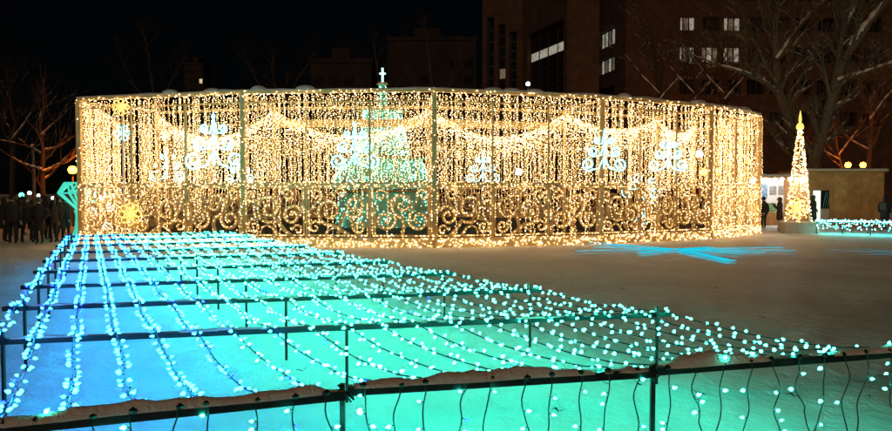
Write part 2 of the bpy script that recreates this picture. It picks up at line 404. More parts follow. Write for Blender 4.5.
# ================================================================== LAMPS
def lamp(name, label, x, y, Y, r, m, group=None, arm=False):
    p = atd(x, y, Y); root = thing(name, label, 'lamp', (p.x, p.y, 0), group)
    b = MB(); b.tube([(p.x, p.y, -.05), (p.x, p.y, .8), (p.x, p.y, p.z - r * 1.05)], [.09, .06, .045], 8); b.build('pole', 'steel', root, smooth=True)
    g = MB(); k = 8; g.lathe([(max(.02, r * math.sin(math.pi * i / k)), -r * math.cos(math.pi * i / k)) for i in range(k + 1)], p, 14); g.build('globe', m, root, smooth=True)
    c = MB(); c.lathe([(r * .5, -r * 1.12), (r * .62, -r * .86)], p, 10); c.build('collar', 'steel', root)
lamp('street_lamp', 'glowing orange globe lamp on a pole beside the pavilion curtain and the crowd', 72.5, 170, 36.6, .22, 'lamp_orange')
lamp('street_lamp', 'twin orange globe lamp over the plywood hut, the one beside the young tree', 848, 165, 42, .17, 'lamp_orange', 'twin globe lamps over the hut')
lamp('street_lamp', 'twin orange globe lamp over the plywood hut, the one away from the young tree', 863, 165, 42, .17, 'lamp_orange', 'twin globe lamps over the hut')
for x, y, Y, r, m, lab in ((21.5, 195, 60, .22, 'lamp_green', 'pale green globe light glowing above the crowd'), (29.5, 193, 66, .18, 'lamp_white', 'white globe light above the crowd next to the green one'), (38.5, 195.5, 70, .16, 'lamp_white', 'small white globe light above the crowd beside the snowy tree'),
                       (53, 198, 72, .17, 'lamp_white', 'small white light above the crowd next to a red one'), (58, 200.5, 74, .15, 'lamp_red', 'small red light above the crowd'),
                       (699, 154, 62, .36, 'lamp_white', 'large white globe lamp glowing through the pavilion curtain'), (704, 172, 58, .28, 'lamp_orange', 'orange globe lamp showing low through the pavilion curtain'), (718, 172, 60, .28, 'lamp_orange', 'second orange globe lamp showing low through the pavilion curtain beyond the white lamp'),
                       (519, 172, 58, .3, 'lamp_white', 'white globe lamp showing through the pavilion curtain beside a small scroll tree'), (336, 177, 54, .28, 'lamp_red', 'reddish globe lamp showing through the curtain left of the tiered tree'), (528, 84, 62, .2, 'lamp_cool', 'cold blue-white light on a tall mast above the pavilion roof')):
    lamp('globe_lamp', lab, x, y, Y, r, m)
p = atd(34, 200, 39); po = MB(); po.tube([(p.x, p.y, -.1), (p.x + .02, p.y, 3), (p.x, p.y, 4.6)], [.1, .09, .07], 8)
root = thing('utility_pole', 'plain grey pole standing among the crowd before the orange-lit tree', 'pole', (p.x, p.y, 0)); po.build('pole', 'steel', root)
b = MB(); b.lathe([(.09, 4.6), (.11, 4.62), (.08, 4.7), (.01, 4.73)], (p.x, p.y, 0), 8); b.build('cap', 'snow_clump', root)

# ================================================================== PAVILION
PC = Vector((0, 35, 0)); ZT = 5.45
OUT = [Vector(v + (0,)) for v in ((-14.0, 25.3), (-7.2, 23.5), (-.4, 23.0), (5.8, 24.7), (10.9, 27.3), (14.4, 30.5), (15.0, 37.), (12., 43.), (7.2, 46.), (-1., 48.), (-9., 47.), (-15., 42.), (-16.5, 33.))]
NF = len(OUT)
pav = thing('light_pavilion', 'huge pavilion hung with curtains of warm white bulbs over golden scroll panels', 'pavilion', PC)
INN = []
for i in range(NF):
    a, b, c = OUT[i - 1], OUT[i], OUT[(i + 1) % NF]
    n1 = Vector((-(b - a).y, (b - a).x, 0)).normalized(); n2 = Vector((-(c - b).y, (c - b).x, 0)).normalized()
    m = (n1 + n2).normalized(); INN.append(b + m * (2.6 / max(.5, m.dot(n1))))
# --- scroll designs (u along the panel, v up), built once and shared
PW, PH = 2.2, 1.78
def ribbon(mb, pts, w, t=.06):
    pts = [Vector((x, 0, z)) for x, z in pts]; k = len(pts); vs = []
    for i, p in enumerate(pts):
        d = (pts[min(i + 1, k - 1)] - pts[max(i - 1, 0)]).normalized(); nn = Vector((-d.z, 0, d.x)) * w / 2
        ww = nn * (1 - .45 * (i / (k - 1)) ** 3)
        vs += [p - ww - Vector((0, t / 2, 0)), p + ww - Vector((0, t / 2, 0)), p + ww + Vector((0, t / 2, 0)), p - ww + Vector((0, t / 2, 0))]
    fs = [(i * 4 + j, i * 4 + (j + 1) % 4, i * 4 + 4 + (j + 1) % 4, i * 4 + 4 + j) for i in range(k - 1) for j in range(4)] + [(3, 2, 1, 0), tuple((k - 1) * 4 + j for j in range(4))]
    mb.add(vs, fs)
def spiral(cx, cz, R0, turns, a0, sgn, lead=None, n=34, r1=.14):
    pts = list(lead) if lead else []
    for i in range(n + 1):
        t = i / n; a = a0 + sgn * turns * 2 * math.pi * t; r = R0 * (1 - t) ** .8 * (1 - r1) + R0 * r1
        pts.append((cx + r * math.cos(a), cz + r * math.sin(a)))
    return pts
def scrolls(var):
    W_, H_ = PW, PH; out = []
    q = math.pi / 2
    if var == 0:
        out.append((spiral(1.32, .98, .52, 1.6, -q * 1.4, 1, [(.55, .04), (.8, .25)]), .125))
        out.append((spiral(.46, .72, .36, 1.4, q * 1.7, -1, [(.05, 1.62), (.06, 1.2)]), .115))
        out.append((spiral(1.88, .34, .26, 1.3, q, -1, [(1.42, .62)]), .10))
        out.append((spiral(.62, 1.42, .24, 1.2, 0, 1, [(.95, 1.72)]), .10))
        out.append((spiral(1.98, 1.42, .22, 1.2, -2.2, 1, [(1.78, .75)]), .09))
        out.append((spiral(.26, .22, .19, 1.1, 0, 1, [(.55, .32)]), .085))
        out.append(([(1.0, .04), (1.12, .2), (1.2, .3), (1.42, .38), (1.6, .3), (1.66, .04)], .08))
    elif var == 1:
        out.append((spiral(.78, .86, .48, 1.5, -q * .8, -1, [(1.5, .04), (1.2, .22)]), .125))
        out.append((spiral(1.68, 1.05, .4, 1.5, -2.6, 1, [(1.1, .1), (1.2, .5)]), .12))
        out.append((spiral(.3, 1.42, .24, 1.25, -q, 1, [(.1, .9)]), .10))
        out.append((spiral(1.2, 1.5, .2, 1.1, 3.1, -1, [(.9, 1.35)]), .09))
        out.append((spiral(1.86, .34, .24, 1.3, 2.6, 1, [(1.55, .62)]), .10))
        out.append((spiral(.24, .32, .22, 1.2, .6, 1, [(.5, .55)]), .09))
        out.append(([(.62, .04), (.75, .22), (1.0, .3), (1.2, .22)], .08))
    else:
        out.append((spiral(1.1, 1.1, .44, 1.4, -q, 1, [(1.1, .05), (1.02, .4)]), .12))
        out.append((spiral(.5, .58, .38, 1.5, 1.0, -1, [(.9, 1.35), (.8, 1.1)]), .115))
        out.append((spiral(1.7, .58, .38, 1.5, 2.14, 1, [(1.3, 1.35), (1.4, 1.1)]), .115))
        out.append((spiral(.34, 1.42, .24, 1.2, -.4, 1, [(.65, 1.1)]), .09))
        out.append((spiral(1.86, 1.42, .24, 1.2, 3.5, -1, [(1.55, 1.1)]), .09))
        out.append(([(.1, .05), (.12, .6), (.1, 1.0)], .08)); out.append(([(2.1, .05), (2.08, .6), (2.1, 1.0)], .08))
    return out
SCR = []; SCRJ = []; SCRB = []
for v in range(3):
    ms = []; j = MB()
    for pts, w in scrolls(v):
        b = MB(); ribbon(b, pts, w); ms.append(b.mesh('scroll', 'gold')); ribbon(j, pts, w)
    SCR.append(ms); SCRJ.append(j)
    PB = []
    for pts, w in scrolls(v):
        L_ = 0
        for (xa, za), (xb, zb) in zip(pts, pts[1:]):
            dl = math.hypot(xb - xa, zb - za); L_ += dl
            if L_ > .085: PB.append(((xa + xb) / 2 + U(-.03, .03), -.055, (za + zb) / 2 + U(-.03, .03))); L_ = 0
    PB += [(U(.03, PW - .03), -.055, random.choice((.035, PH - .05))) for _ in range(36)] + [(random.choice((.03, PW - .03)), -.055, U(.05, PH)) for _ in range(24)]
    sb = beads('scroll_lights', PB, [U(.011, .016) for _ in PB], ['bulb_warm_dim', 'bulb_warm', 'bulb_warm_hot'], mix3(len(PB)), None); SCRB.append(sb.data); bpy.data.objects.remove(sb)
def panel_frame(j=None):
    b = j or MB(); z0 = .0
    b.box((0, -.035, -.0), (PW, .035, .07)); b.box((0, -.035, PH - .1), (PW, .035, PH))
    b.box((0, -.033, .073), (.06, .033, PH - .103)); b.box((PW - .06, -.033, .073), (PW, .033, PH - .103))
    return b
PFR = panel_frame().mesh('scroll_panel', 'gold')
for j in SCRJ: panel_frame(j)
PJ = [j.mesh('scroll_panel', 'gold') for j in SCRJ]

wires = {}
BP = []     # warm bulbs
def seg_pts(a, b, step):
    L = (b - a).length; k = int(L / step); return [a.lerp(b, (i + .5) / k) for i in range(k)]
curtain_dens = {0: .080, 1: .078, 2: .078, 3: .078, 4: .074, 5: .30, 6: .42, 7: .5, 8: .20, 9: .20, 10: .20, 11: .17, 12: .17}
pi = 0
for i in range(NF):
    a, b = OUT[i], OUT[(i + 1) % NF]; d = (b - a); L = d.length; d.normalize(); nrm = Vector((d.y, -d.x, 0)); ang = math.atan2(d.y, d.x)
    front = i <= 4
    # corner post, beam, base, rail
    m = MB(); m.box((-.085, -.085, -.1), (.085, .085, ZT - .053)); m.box((-.12, -.12, -.1), (.12, .12, .3)); m.build('post', 'gold', pav, loc=a)
    m = MB(); m.bar(a + Vector((0, 0, ZT)), b + Vector((0, 0, ZT)), .14, .10); m.bar(a + Vector((0, 0, ZT - .36)), b + Vector((0, 0, ZT - .36)), .06, .05); m.build('beam', 'gold', pav)
    m = MB(); m.bar(a + Vector((0, 0, .14)), b + Vector((0, 0, .14)), .3, .36); m.build('base_rail', 'gold', pav)
    m = MB(); m.bar(a + Vector((0, 0, 2.235)), b + Vector((0, 0, 2.235)), .09, .09); m.build('hand_rail', 'gold', pav)
    npan = max(2, round(L / PW)); sw = L / npan
    for k in range(npan):
        u0 = a + d * (sw * k + .06) + Vector((0, 0, .36)); sx = (sw - .12) / PW
        if front:
            f = put('scroll_panel', PFR, pav, u0, (0, 0, ang)); f.scale = (sx, 1, 1.02)
            var = (i * 3 + k) % 3; mir = (i + k) % 2
            for me in SCR[var]:
                s = bpy.data.objects.new('scroll', me); COL.objects.link(s); s.parent = f
                if mir: s.location.x = PW; s.scale.x = -1
            s = bpy.data.objects.new('scroll_lights', SCRB[var]); COL.objects.link(s); s.parent = f; s['kind'] = 'stuff'
            if mir: s.location.x = PW; s.scale.x = -1
        else:
            f = put('scroll_panel', PJ[k % 3], pav, u0, (0, 0, ang)); f.scale = (sx, 1, 1.02)
        if k:
            m = MB(); m.box((-.035, -.035, .2), (.035, .035, ZT - .36)); m.build('mullion_post', 'gold', pav, loc=a + d * sw * k, )
    # snow on the beam
    m = MB(); kk = max(6, int(L / .35)); vs = []
    for q in range(kk + 1):
        t = q / kk; p = a.lerp(b, t); h = .05 + .09 * max(0, noise.noise((p.x * .8, p.y * .8, 3))) + .02 * rnd()
        for (w, z) in ((-.10, 0), (-.08, h * .7), (0, h), (.08, h * .7), (.10, 0)): vs.append(p + nrm * w + Vector((0, 0, ZT + .05 + z)))
    m.add(vs, [(q * 5 + j, q * 5 + 5 + j, q * 5 + 6 + j, q * 5 + 1 + j) for q in range(kk) for j in range(4)]); m.build('snow_strip', 'snow_clump', pav, smooth=True)
    if front:
        for q in range(random.choice((2, 3, 3))):
            p = a.lerp(b, U(.05, .95)); ww = U(.3, .55); hh = U(.10, .2); m = MB()
            rings = [(1, 0), (.93, .35), (.75, .68), (.45, .92), (.1, 1)]
            vs = []
            for (rr, zz) in rings:
                for jj in range(14):
                    t = 2 * math.pi * jj / 14; k2 = 1 + .12 * noise.noise((p.x + math.cos(t), p.y + math.sin(t), zz))
                    vs.append(p + d * (math.cos(t) * ww * rr * k2) + nrm * (math.sin(t) * .3 * rr * k2) + Vector((0, 0, ZT + .04 + hh * zz)))
            m.add(vs, [(r_ * 14 + j, r_ * 14 + (j + 1) % 14, r_ * 14 + 14 + (j + 1) % 14, r_ * 14 + 14 + j) for r_ in range(4) for j in range(14)] + [tuple(range(56, 70))])
            m.build('snow_mound', 'snow_clump', pav, smooth=True)
    # curtain
    P = []; rr = []; wm = MB()
    st = curtain_dens[i]
    for p in seg_pts(a, b, st):
        ph = U(0, 6); off = U(-.07, .07); x0 = p + nrm * ((-.20 if rnd() < .86 else .14) + off)
        z = ZT - .06 - U(0, .12); zb = U(.12, .3)
        if not front: zb = U(.2, 1.6)
        elif not (i == 0 and (p - a).length < 2.6) and i != 4 and rnd() < .86: zb = U(2.0, 2.35)
        sway = U(-.03, .03)
        wm.bar(x0 + Vector((0, 0, z)), x0 + d * sway + Vector((0, 0, zb)), .013, .013)
        while z > zb:
            t = (ZT - z) / ZT
            P.append(x0 + d * (sway * t + .016 * math.sin(z * 2.2 + ph) + U(-.042, .042)) + nrm * U(-.03, .03) + Vector((0, 0, z))); rr.append(U(.0105, .0165)); z -= U(.055, .095) * (1 if front else 1.35)
    P += [p + nrm * U(-.1, .16) + d * U(-.05, .05) + Vector((0, 0, ZT + U(-.1, .05))) for p in seg_pts(a, b, .09 if front else .2)]; rr += [U(.017, .026) for _ in range(len(P) - len(rr))]
    if front:
        P += [p + nrm * U(.155, .2) + d * U(-.06, .06) + Vector((0, 0, U(.0, .33))) for _ in range(4) for p in seg_pts(a, b, .13)]
        for q in range(2): P += [a.lerp(b, q) + Vector((U(-.1, .1), U(-.1, .1), z)) for z in np.arange(.2, ZT, .1)]
        P += [p + nrm * .05 + d * U(-.06, .06) + Vector((0, 0, 2.24 + U(-.06, .06))) for p in seg_pts(a, b, .13)]
        for _ in range(int(L * 8)): P.append(a + d * U(0, L) + nrm * U(.06, .12) + Vector((0, 0, U(.35, 2.2))))
    rr += [U(.015, .022) for _ in range(len(P) - len(rr))]
    lc = beads('light_curtain', [tuple(p) for p in P], rr, ['bulb_warm_dim', 'bulb_warm', 'bulb_warm_hot'], mix3(len(P)), pav)
    tag(wm.build('curtain_wire', 'gold_wire', pav), kind='stuff')
    # inner ring: post, beam, swag
    a, b = INN[i], INN[(i + 1) % NF]; d = (b - a); L = d.length; d.normalize(); nrm = Vector((d.y, -d.x, 0))
    m = MB(); m.box((-.07, -.07, -.1), (.07, .07, ZT - .30)); m.build('inner_post', 'gold', pav, loc=a)
    m = MB(); m.bar(a + Vector((0, 0, ZT - .25)), b + Vector((0, 0, ZT - .25)), .12, .1); m.bar(a + Vector((0, 0, ZT - .85)), b + Vector((0, 0, ZT - .85)), .05, .3 if i in (1, 2) else .06); m.build('inner_beam', 'gold', pav)
    m = MB(); m.bar(OUT[i] + Vector((0, 0, ZT - .1)), INN[i] + Vector((0, 0, ZT - .2)), .08, .08); m.build('rafter', 'gold', pav)
    P = []; wm = MB()
    dip = 1.05 if i in (0, 1, 2) else .55
    step = .075 if front else .16
    for p in seg_pts(a, b, step):
        t = (p - a).dot(d) / L; zt = ZT - .3 - dip * 4 * t * (1 - t)
        for q in range(8 if front else 4): P.append(p + nrm * U(-.12, .12) + d * U(-.05, .05) + Vector((0, 0, zt - abs(random.gauss(0, .22)))))
        if front and rnd() < .8:
            z = zt; zb = zt - U(.5, 1.3)
            if i in (0, 4): zb = U(1.2, 3.4)
            while z > zb: P.append(p + nrm * U(-.05, .05) + Vector((0, 0, z))); z -= U(.11, .18)
    k = int(L / .25)
    wm.tube([a.lerp(b, q / k) + Vector((0, 0, ZT - .3 - dip * 4 * (q / k) * (1 - q / k))) for q in range(k + 1)], .03, 5)
    wm.build('swag_rope', 'gold_wire', pav)
    beads('swag_lights', [tuple(p) for p in P], [U(.013, .02) for _ in P], ['bulb_warm_dim', 'bulb_warm', 'bulb_warm_hot'], mix3(len(P)), pav)

# ================================================================== TIERED TREE IN THE COURT
def bead_frustum(P, c, z0, z1, r0, r1, dens, arc=(math.pi * .9, math.pi * 2.1)):
    n = int(dens * (z1 - z0) * (r0 + r1) / 2 * (arc[1] - arc[0]))
    for _ in range(n):
        t = rnd(); a = U(*arc); r = r0 + (r1 - r0) * t + U(0, .06); P.append((c[0] + r * math.cos(a), c[1] + r * math.sin(a), z0 + (z1 - z0) * t))
def tier_tree():
    Y = 36.; c = Vector(((383 - 446) / F * Y, Y, 0))
    root = thing('tiered_light_tree', 'tall tiered teal and white light tree standing inside the pavilion', 'light tree', c)
    for z0, z1, r0, r1 in ((0, 1.9, 2.5, 2.3), (2.05, 3.65, 2.85, 2.0), (3.85, 6.25, 1.35, .95), (6.3, 7.7, .32, .08)):
        b = MB(); b.lathe([(r0, z0), (r1, z1)], c, 24); b.build('tier', 'teal_paint', root)
        b = MB(); b.lathe([(r0 + .02, z1 + .01), (max(r1, .1) + .18, z1 + .02), (max(r1, .1) + .18, z1 + .1), (.05, z1 + .12)], c, 24); b.build('tier_rim', 'gold', root)
        P = []; bead_frustum(P, c, z0, z1, r0 + .04, r1 + .04, 55 if z0 > 3 else 40 if z0 > 1 else 14)
        beads('tier_lights', P, [U(.02, .032) for _ in P], ['bulb_green', 'bulb_ice', 'bulb_green'], mix3(len(P), (.5, .35, .15)), root)
    b = MB(); z = 8.0
    b.bar(c + Vector((0, 0, 7.6)), c + Vector((0, 0, 8.6)), .11, .11); b.bar(c + Vector((-.17, 0, 8.3)), c + Vector((.17, 0, 8.3)), .08, .08)
    b.build('star_topper', 'led_white', root)
tier_tree()

# ================================================================== SCROLL TREE MOTIFS
def rope(mb, pts, r): mb.tube(pts, r, 6)
def face_Y(x, i, off=.02):
    a, b = OUT[i], OUT[i + 1]; k = (x - 446) / F; t = (k * a.y - a.x) / ((b.x - a.x) - k * (b.y - a.y)); return a.y + (b.y - a.y) * t - off
def motif_tree(x, ytop, ybot, Y, label, led='led_ice', tiers=3):
    p = atd(x, ybot, Y); H = (ybot - ytop) / F * Y; base = Vector((p.x, Y, 0)); z0 = p.z
    root = thing('scroll_tree_light', label, 'light ornament', base, 'glowing scroll trees in the pavilion')
    m = MB()
    if Y < 33: m.tube([base + Vector((0, .0, z0 + H * .95)), base + Vector((0, .0, ZT - .05))], .012, 5); m.build('hanger', 'white_paint', root)
    else: m.tube([base + Vector((0, .06, -.05)), base + Vector((0, .06, z0 + H * .1))], .03, 6); m.build('pole', 'white_paint', root)
    k = H / 2.2; rw = .040 * k ** .5
    b = MB(); rope(b, [base + Vector((0, 0, z0 + H * .06)), base + Vector((0, 0, z0 + H * .98))], [rw * 1.2, rw * .5]); b.build('stem', led, root)
    b = MB(); s = .07 * H
    for t in range(4):
        an = t * math.pi / 4; rope(b, [base + Vector((math.cos(an) * s * .6, 0, z0 + H * .92 + math.sin(an) * s * .6)), base + Vector((-math.cos(an) * s * .6, 0, z0 + H * .92 - math.sin(an) * s * .6))], rw * .4)
    b.build('star', led, root)
    for zz, wd, rr in ((.10, .36, .15), (.40, .25, .115), (.66, .16, .075)):
        for sg in (-1, 1):
            cx = sg * wd * H; cz = z0 + (zz + .05) * H; R0 = rr * H
            lead = [(0, z0 + (zz + .22) * H), (sg * wd * H * .35, z0 + (zz - .03) * H)]
            a0 = -math.pi / 2
            pts = lead + spiral(cx, cz, R0, 1.35, a0, sg, n=22, r1=.2)
            for o in (0,):
                b = MB(); rope(b, [base + Vector((u * (1 - .16 * o), .05 * o, v + .05 * H * o)) for u, v in pts], rw * (1 - .3 * o)); b.build('scroll', led, root, smooth=True)
    return root
motif_tree(214, 112, 169, face_Y(214, 0), 'big white scroll tree light beside a smaller one behind the curtain')
motif_tree(240, 155, 182, 42, 'small scroll tree light low beside the big white one')
motif_tree(167, 146, 181, 40, 'small scroll tree light standing behind the densest golden curtain')
motif_tree(355, 121, 168, face_Y(355, 1), 'big white scroll tree light in front of the tiered teal tree')
motif_tree(483, 150, 183, 42, 'small scroll tree light right of the tiered teal tree')
motif_tree(604, 128, 171, face_Y(604, 3) - .12, 'big white scroll tree light behind a pavilion corner post')
motif_tree(668, 134, 171, face_Y(668, 3), 'white scroll tree light near the large white globe lamp')

def flower(x, y, Y, dia, led, label, n=8, inner=.25, tall=True):
    c = atd(x, y, Y); root = thing('flower_light', label, 'light ornament', (c.x, c.y, 0))
    m = MB(); m.tube([(c.x, c.y + .06, -.05), (c.x, c.y + .06, c.z)], .022, 6); m.build('pole', 'white_paint', root)
    for q in range(n):
        a = 2 * math.pi * q / n; ax = Vector((math.cos(a), 0, math.sin(a))); tx = Vector((-math.sin(a), 0, math.cos(a))); b = MB()
        pts = [c + (ax * (inner * .5 + .5 * (1 - math.cos(t)) / 2 * (1.0 - inner * .5) / .5) + tx * (.26 * math.sin(t) * (1.2 if t < 3.2 else 1))) * dia / 2 for t in np.linspace(0, 2 * math.pi, 15)]
        b.tube(pts, .02 * dia + .008, 5); b.build('petal', led, root, smooth=True)
    b = MB(); b.lathe([(.02, -.03), (dia * .1, 0), (.02, .03)], c, 10, axis=Matrix.Rotation(math.pi / 2, 3, 'X')); b.build('centre', led, root)
flower(121, 107, face_Y(121, 0) - .22, .62, 'led_amber', 'yellow star flower light high at the pavilion corner under the roof beam')
flower(122, 133, face_Y(122, 0) - .05, .6, 'led_ice', 'white flower light below the yellow star flower', 6)
flower(130, 214, face_Y(130, 0) - .2, .85, 'led_amber', 'large yellow flower light low inside the left curtain', 8)
flower(652, 176 + 8, 29.5, .55, 'led_ice', 'icy flower light above the leaf spray near the handrail', 6)
flower(641, 222, 28.6, .6, 'led_ice', 'icy flower light at the foot of the leaf spray', 6)
flower(797, 208, 30.6, .95, 'led_amber', 'yellow flower light at the foot of the cone of warm lights', 8)

def spray(x, y, Y, k, led, label, leaves):
    c = atd(x, y, Y); root = thing('leaf_light', label, 'light ornament', (c.x, c.y, 0))
    m = MB(); m.tube([(c.x, c.y + .05, -.05), (c.x + .05, c.y + .05, c.z * .6), (c.x, c.y + .05, c.z)], .025, 6); m.build('stem', 'white_paint', root)
    for (dx, dz, an, ln) in leaves:
        o = c + Vector((dx, 0, dz)) * k; ax = Vector((math.cos(an), 0, math.sin(an))); tx = Vector((-ax.z, 0, ax.x)); b = MB()
        b.tube([o + ax * ln * k * t + tx * (.28 * ln * k * math.sin(math.pi * t)) for t in np.linspace(0, 1, 8)] + [o + ax * ln * k * t - tx * (.28 * ln * k * math.sin(math.pi * t)) for t in np.linspace(1, 0, 8)], .022, 5)
        b.tube([o, o + ax * ln * k], .018, 5); b.build('leaf', led, root)
spray(640, 195, 28.4, 1.0, 'led_ice', 'icy leaf spray light behind the scroll panel near the blue floor star', [(-.5, .3, .4, .6), (-.2, .45, 1.2, .55), (.3, .4, -.2, .7), (.1, 0, -.6, .6), (-.4, -.1, 2.5, .5), (.45, -.1, .7, .6), (.0, -.5, -1.2, .5)])
spray(100, 205, 26.2, .8, 'led_ice', 'white leaf spray light behind the curtain edge beside the teal gem', [(-.3, .3, .9, .6), (.1, .2, 1.6, .6), (.2, -.2, .3, .6), (-.2, -.4, 2.2, .6), (.1, -.8, -.9, .5)])

# ================================================================== TEAL GEM ON A STEM
def gem():
    Y = 26.2; root = thing('gem_sculpture', 'teal wireframe gem on a stem beside the pavilion corner', 'sculpture', (gx(81, Y)[0], Y, 0))
    c = Vector((gx(81, Y)[0], Y, 0)); z1 = hz(183, Y); z2 = hz(193, Y); z3 = hz(213, Y); n = 8
    top = [c + Vector((.55 * math.cos(2 * math.pi * (q + .5) / n), .55 * math.sin(2 * math.pi * (q + .5) / n), z1)) for q in range(n)]
    mid = [c + Vector((.80 * math.cos(2 * math.pi * q / n), .80 * math.sin(2 * math.pi * q / n), z2)) for q in range(n)]
    tip = c + Vector((0, 0, z3))
    for q in range(n):
        for (p, r) in ((top[q], top[(q + 1) % n]), (mid[q], mid[(q + 1) % n]), (mid[q], top[q]), (mid[(q + 1) % n], top[q]), (mid[q], tip)):
            b = MB(); b.bar(p, r, .066, .066); b.build('strut', 'led_teal', root)
    b = MB(); b.lathe([(.34, -.05), (.32, .25), (.24, .5), (.2, z3 - .1), (.26, z3 + .12)], c, 10); b.build('stem', 'led_teal', root)
gem()

# ================================================================== LIGHT NET IN THE FOREGROUND
HN = .70
def bulb_mesh():
    b = MB(); b.lathe([(.005, 0), (.006, .004), (.0120, .008), (.0132, .014), (.0100, .023), (.0055, .031), (.0015, .037)], n=8); return b
BULB = {k: bulb_mesh().mesh('bulb', k, True) for k in ('bulb_teal', 'bulb_blue', 'bulb_deep')}
def nL(k): return Vector((-3.9 - .83 * k, 5.6 + 1.6 * k, HN)) if k >= 0 else Vector((-3.9, 5.6, HN)).lerp(Vector((-2.75, 3.5, HN)), -k)
def nR(k): return Vector((2.28 - 1.11 * k, 6.86 + 1.65 * k, HN))
net = thing('light_net', 'long low frame strung with rows of teal and blue bulbs over the snow', 'light net', nL(4).lerp(nR(4), .5) * Vector((1, 1, 0)) if False else Vector((-4, 10, 0)))
near = [(-70, 436, 345, 394.5), (347, 390.5, 654, 372.5), (657, 370.5, 985, 346.5)]
NEAR = [(at(a, b, HN), at(c, d, HN)) for a, b, c, d in near]
def near_y(X):
    for p, q in NEAR:
        if X <= q.x: return p.lerp(q, (X - p.x) / (q.x - p.x))
    return q
def railbar(p, q, w=.058, name='rail'):
    b = MB(); b.bar(p, q, w, w); return b.build(name, 'rail', net)
def snowcap(p, q, w, h, seed, gaps=.0):
    d = (q - p); L = d.length; d.normalize(); s = Vector((d.y, -d.x, 0)); k = max(8, int(L / .06)); b = MB(); vs = []
    for i in range(k + 1):
        t = i / k; c = p.lerp(q, t); e = min(1, i / 3, (k - i) / 3)
        hh = h * (.55 + .75 * noise.noise((seed, t * L * 1.3, 0)) + .25 * noise.noise((seed, t * L * 6, 3)) + .16 * noise.noise((seed, t * L * 17, 5))); hh = max(hh, gaps * h * .05) * e
        if hh < .012 and gaps: hh = .002
        ww = w * (.9 + .5 * noise.noise((seed + 9, t * L * 2.2, 1))) * (.35 + .65 * min(1, hh / (h * .4 + 1e-6)))
        for j in range(9):
            a = math.pi * j / 8; vs.append(c + s * (-ww * math.cos(a)) + Vector((0, 0, max(0, hh * math.sin(a) ** .8) - .012)))
    b.add(vs, [(i * 9 + j, i * 9 + j + 1, i * 9 + 10 + j, i * 9 + 9 + j) for i in range(k) for j in range(8)])
    return b.build('snow_cap', 'snow_clump', net, smooth=True)
for i, (p, q) in enumerate(NEAR):
    railbar(p, q, .060)
    snowcap(p + Vector((0, 0, .031)), q + Vector((0, 0, .031)), .052, .098, 3.7 + i * 5)
    if i: 
        b = MB(); b.bar(p + Vector((-.03, .0, -.85)), p + Vector((-.03, 0, .045)), .032, .032); b.build('post', 'rail', net)
        b = MB()
        for q_ in range(5): b.tube([p + Vector((U(-.07, .05), U(-.05, .02), U(-.08, .05))) for _ in range(4)], .007, 5)
        b.build('tie', 'cable', net)
NB = 9
for k in range(NB):
    p, q = nL(k), nR(k); dd = (q - p).normalized()
    railbar(p - dd * .12, q + dd * .06, .05)
    snowcap(p + Vector((0, 0, .034)), q + Vector((0, 0, .028)), .03, .022, 11 + k * 3, gaps=1)
    for t in (0.02, .48, .985):
        c = p.lerp(q, t); b = MB(); top = .03 if 0.1 < t < .9 else .09
        b.bar(c + Vector((0, -.048, -.8)), c + Vector((0, -.048, top)), .026, .026); b.build('post', 'rail', net)
NS = 20
allb = []          # (pos, dir, kind)
for j in range(NS):
    t = j / (NS - 1); blue = max(0, 1 - t * 2.1)
    X0 = nL(-1).lerp(nR(-1), t); s0 = near_y(X0.x + 0.0) if j < NS - 1 else near_y(X0.x)
    pts = []; ks = np.arange(-1, NB - .99, .125)
    for k in ks:
        p = nL(k).lerp(nR(k), t) if k >= 0 else s0.lerp(nL(0).lerp(nR(0), t), k + 1)
        fr = k % 1; sag = .07 * 4 * fr * (1 - fr); w = .035 * noise.noise((j * 3.3, k * 2.1, 0))
        pts.append(p + Vector((w, 0, .036 - sag + (.02 if k == -1 else 0))))
    cb = j in (0, 1, 2, 5, 6)
    b = MB(); b.tube(pts, .0055, 4); b.build('cable', 'cable_blue' if cb and j < 6 else 'cable', net)
    seg = 0; acc = U(0, .1); side = 1
    for p, q in zip(pts, pts[1:]):
        L = (q - p).length; d = (q - p).normalized(); s = Vector((d.y, -d.x, 0)); pos = acc
        while pos < L:
            c = p + d * pos; side = -side if rnd() < .75 else side
            dr = (s * side * U(.5, 1) + d * U(-.5, .5) + Vector((0, 0, U(-.45, .6)))).normalized()
            near_b = blue + U(-.14, .14)
            kd = 'bulb_blue' if near_b > .30 else 'bulb_teal'
            if cb and rnd() < .16: kd = 'bulb_deep'
            elif rnd() < .012: kd = 'bulb_deep'
            allb.append((c, dr, kd)); pos += U(.04, .15) * (.92 if c.y < 8 else .85)
        acc = pos - L
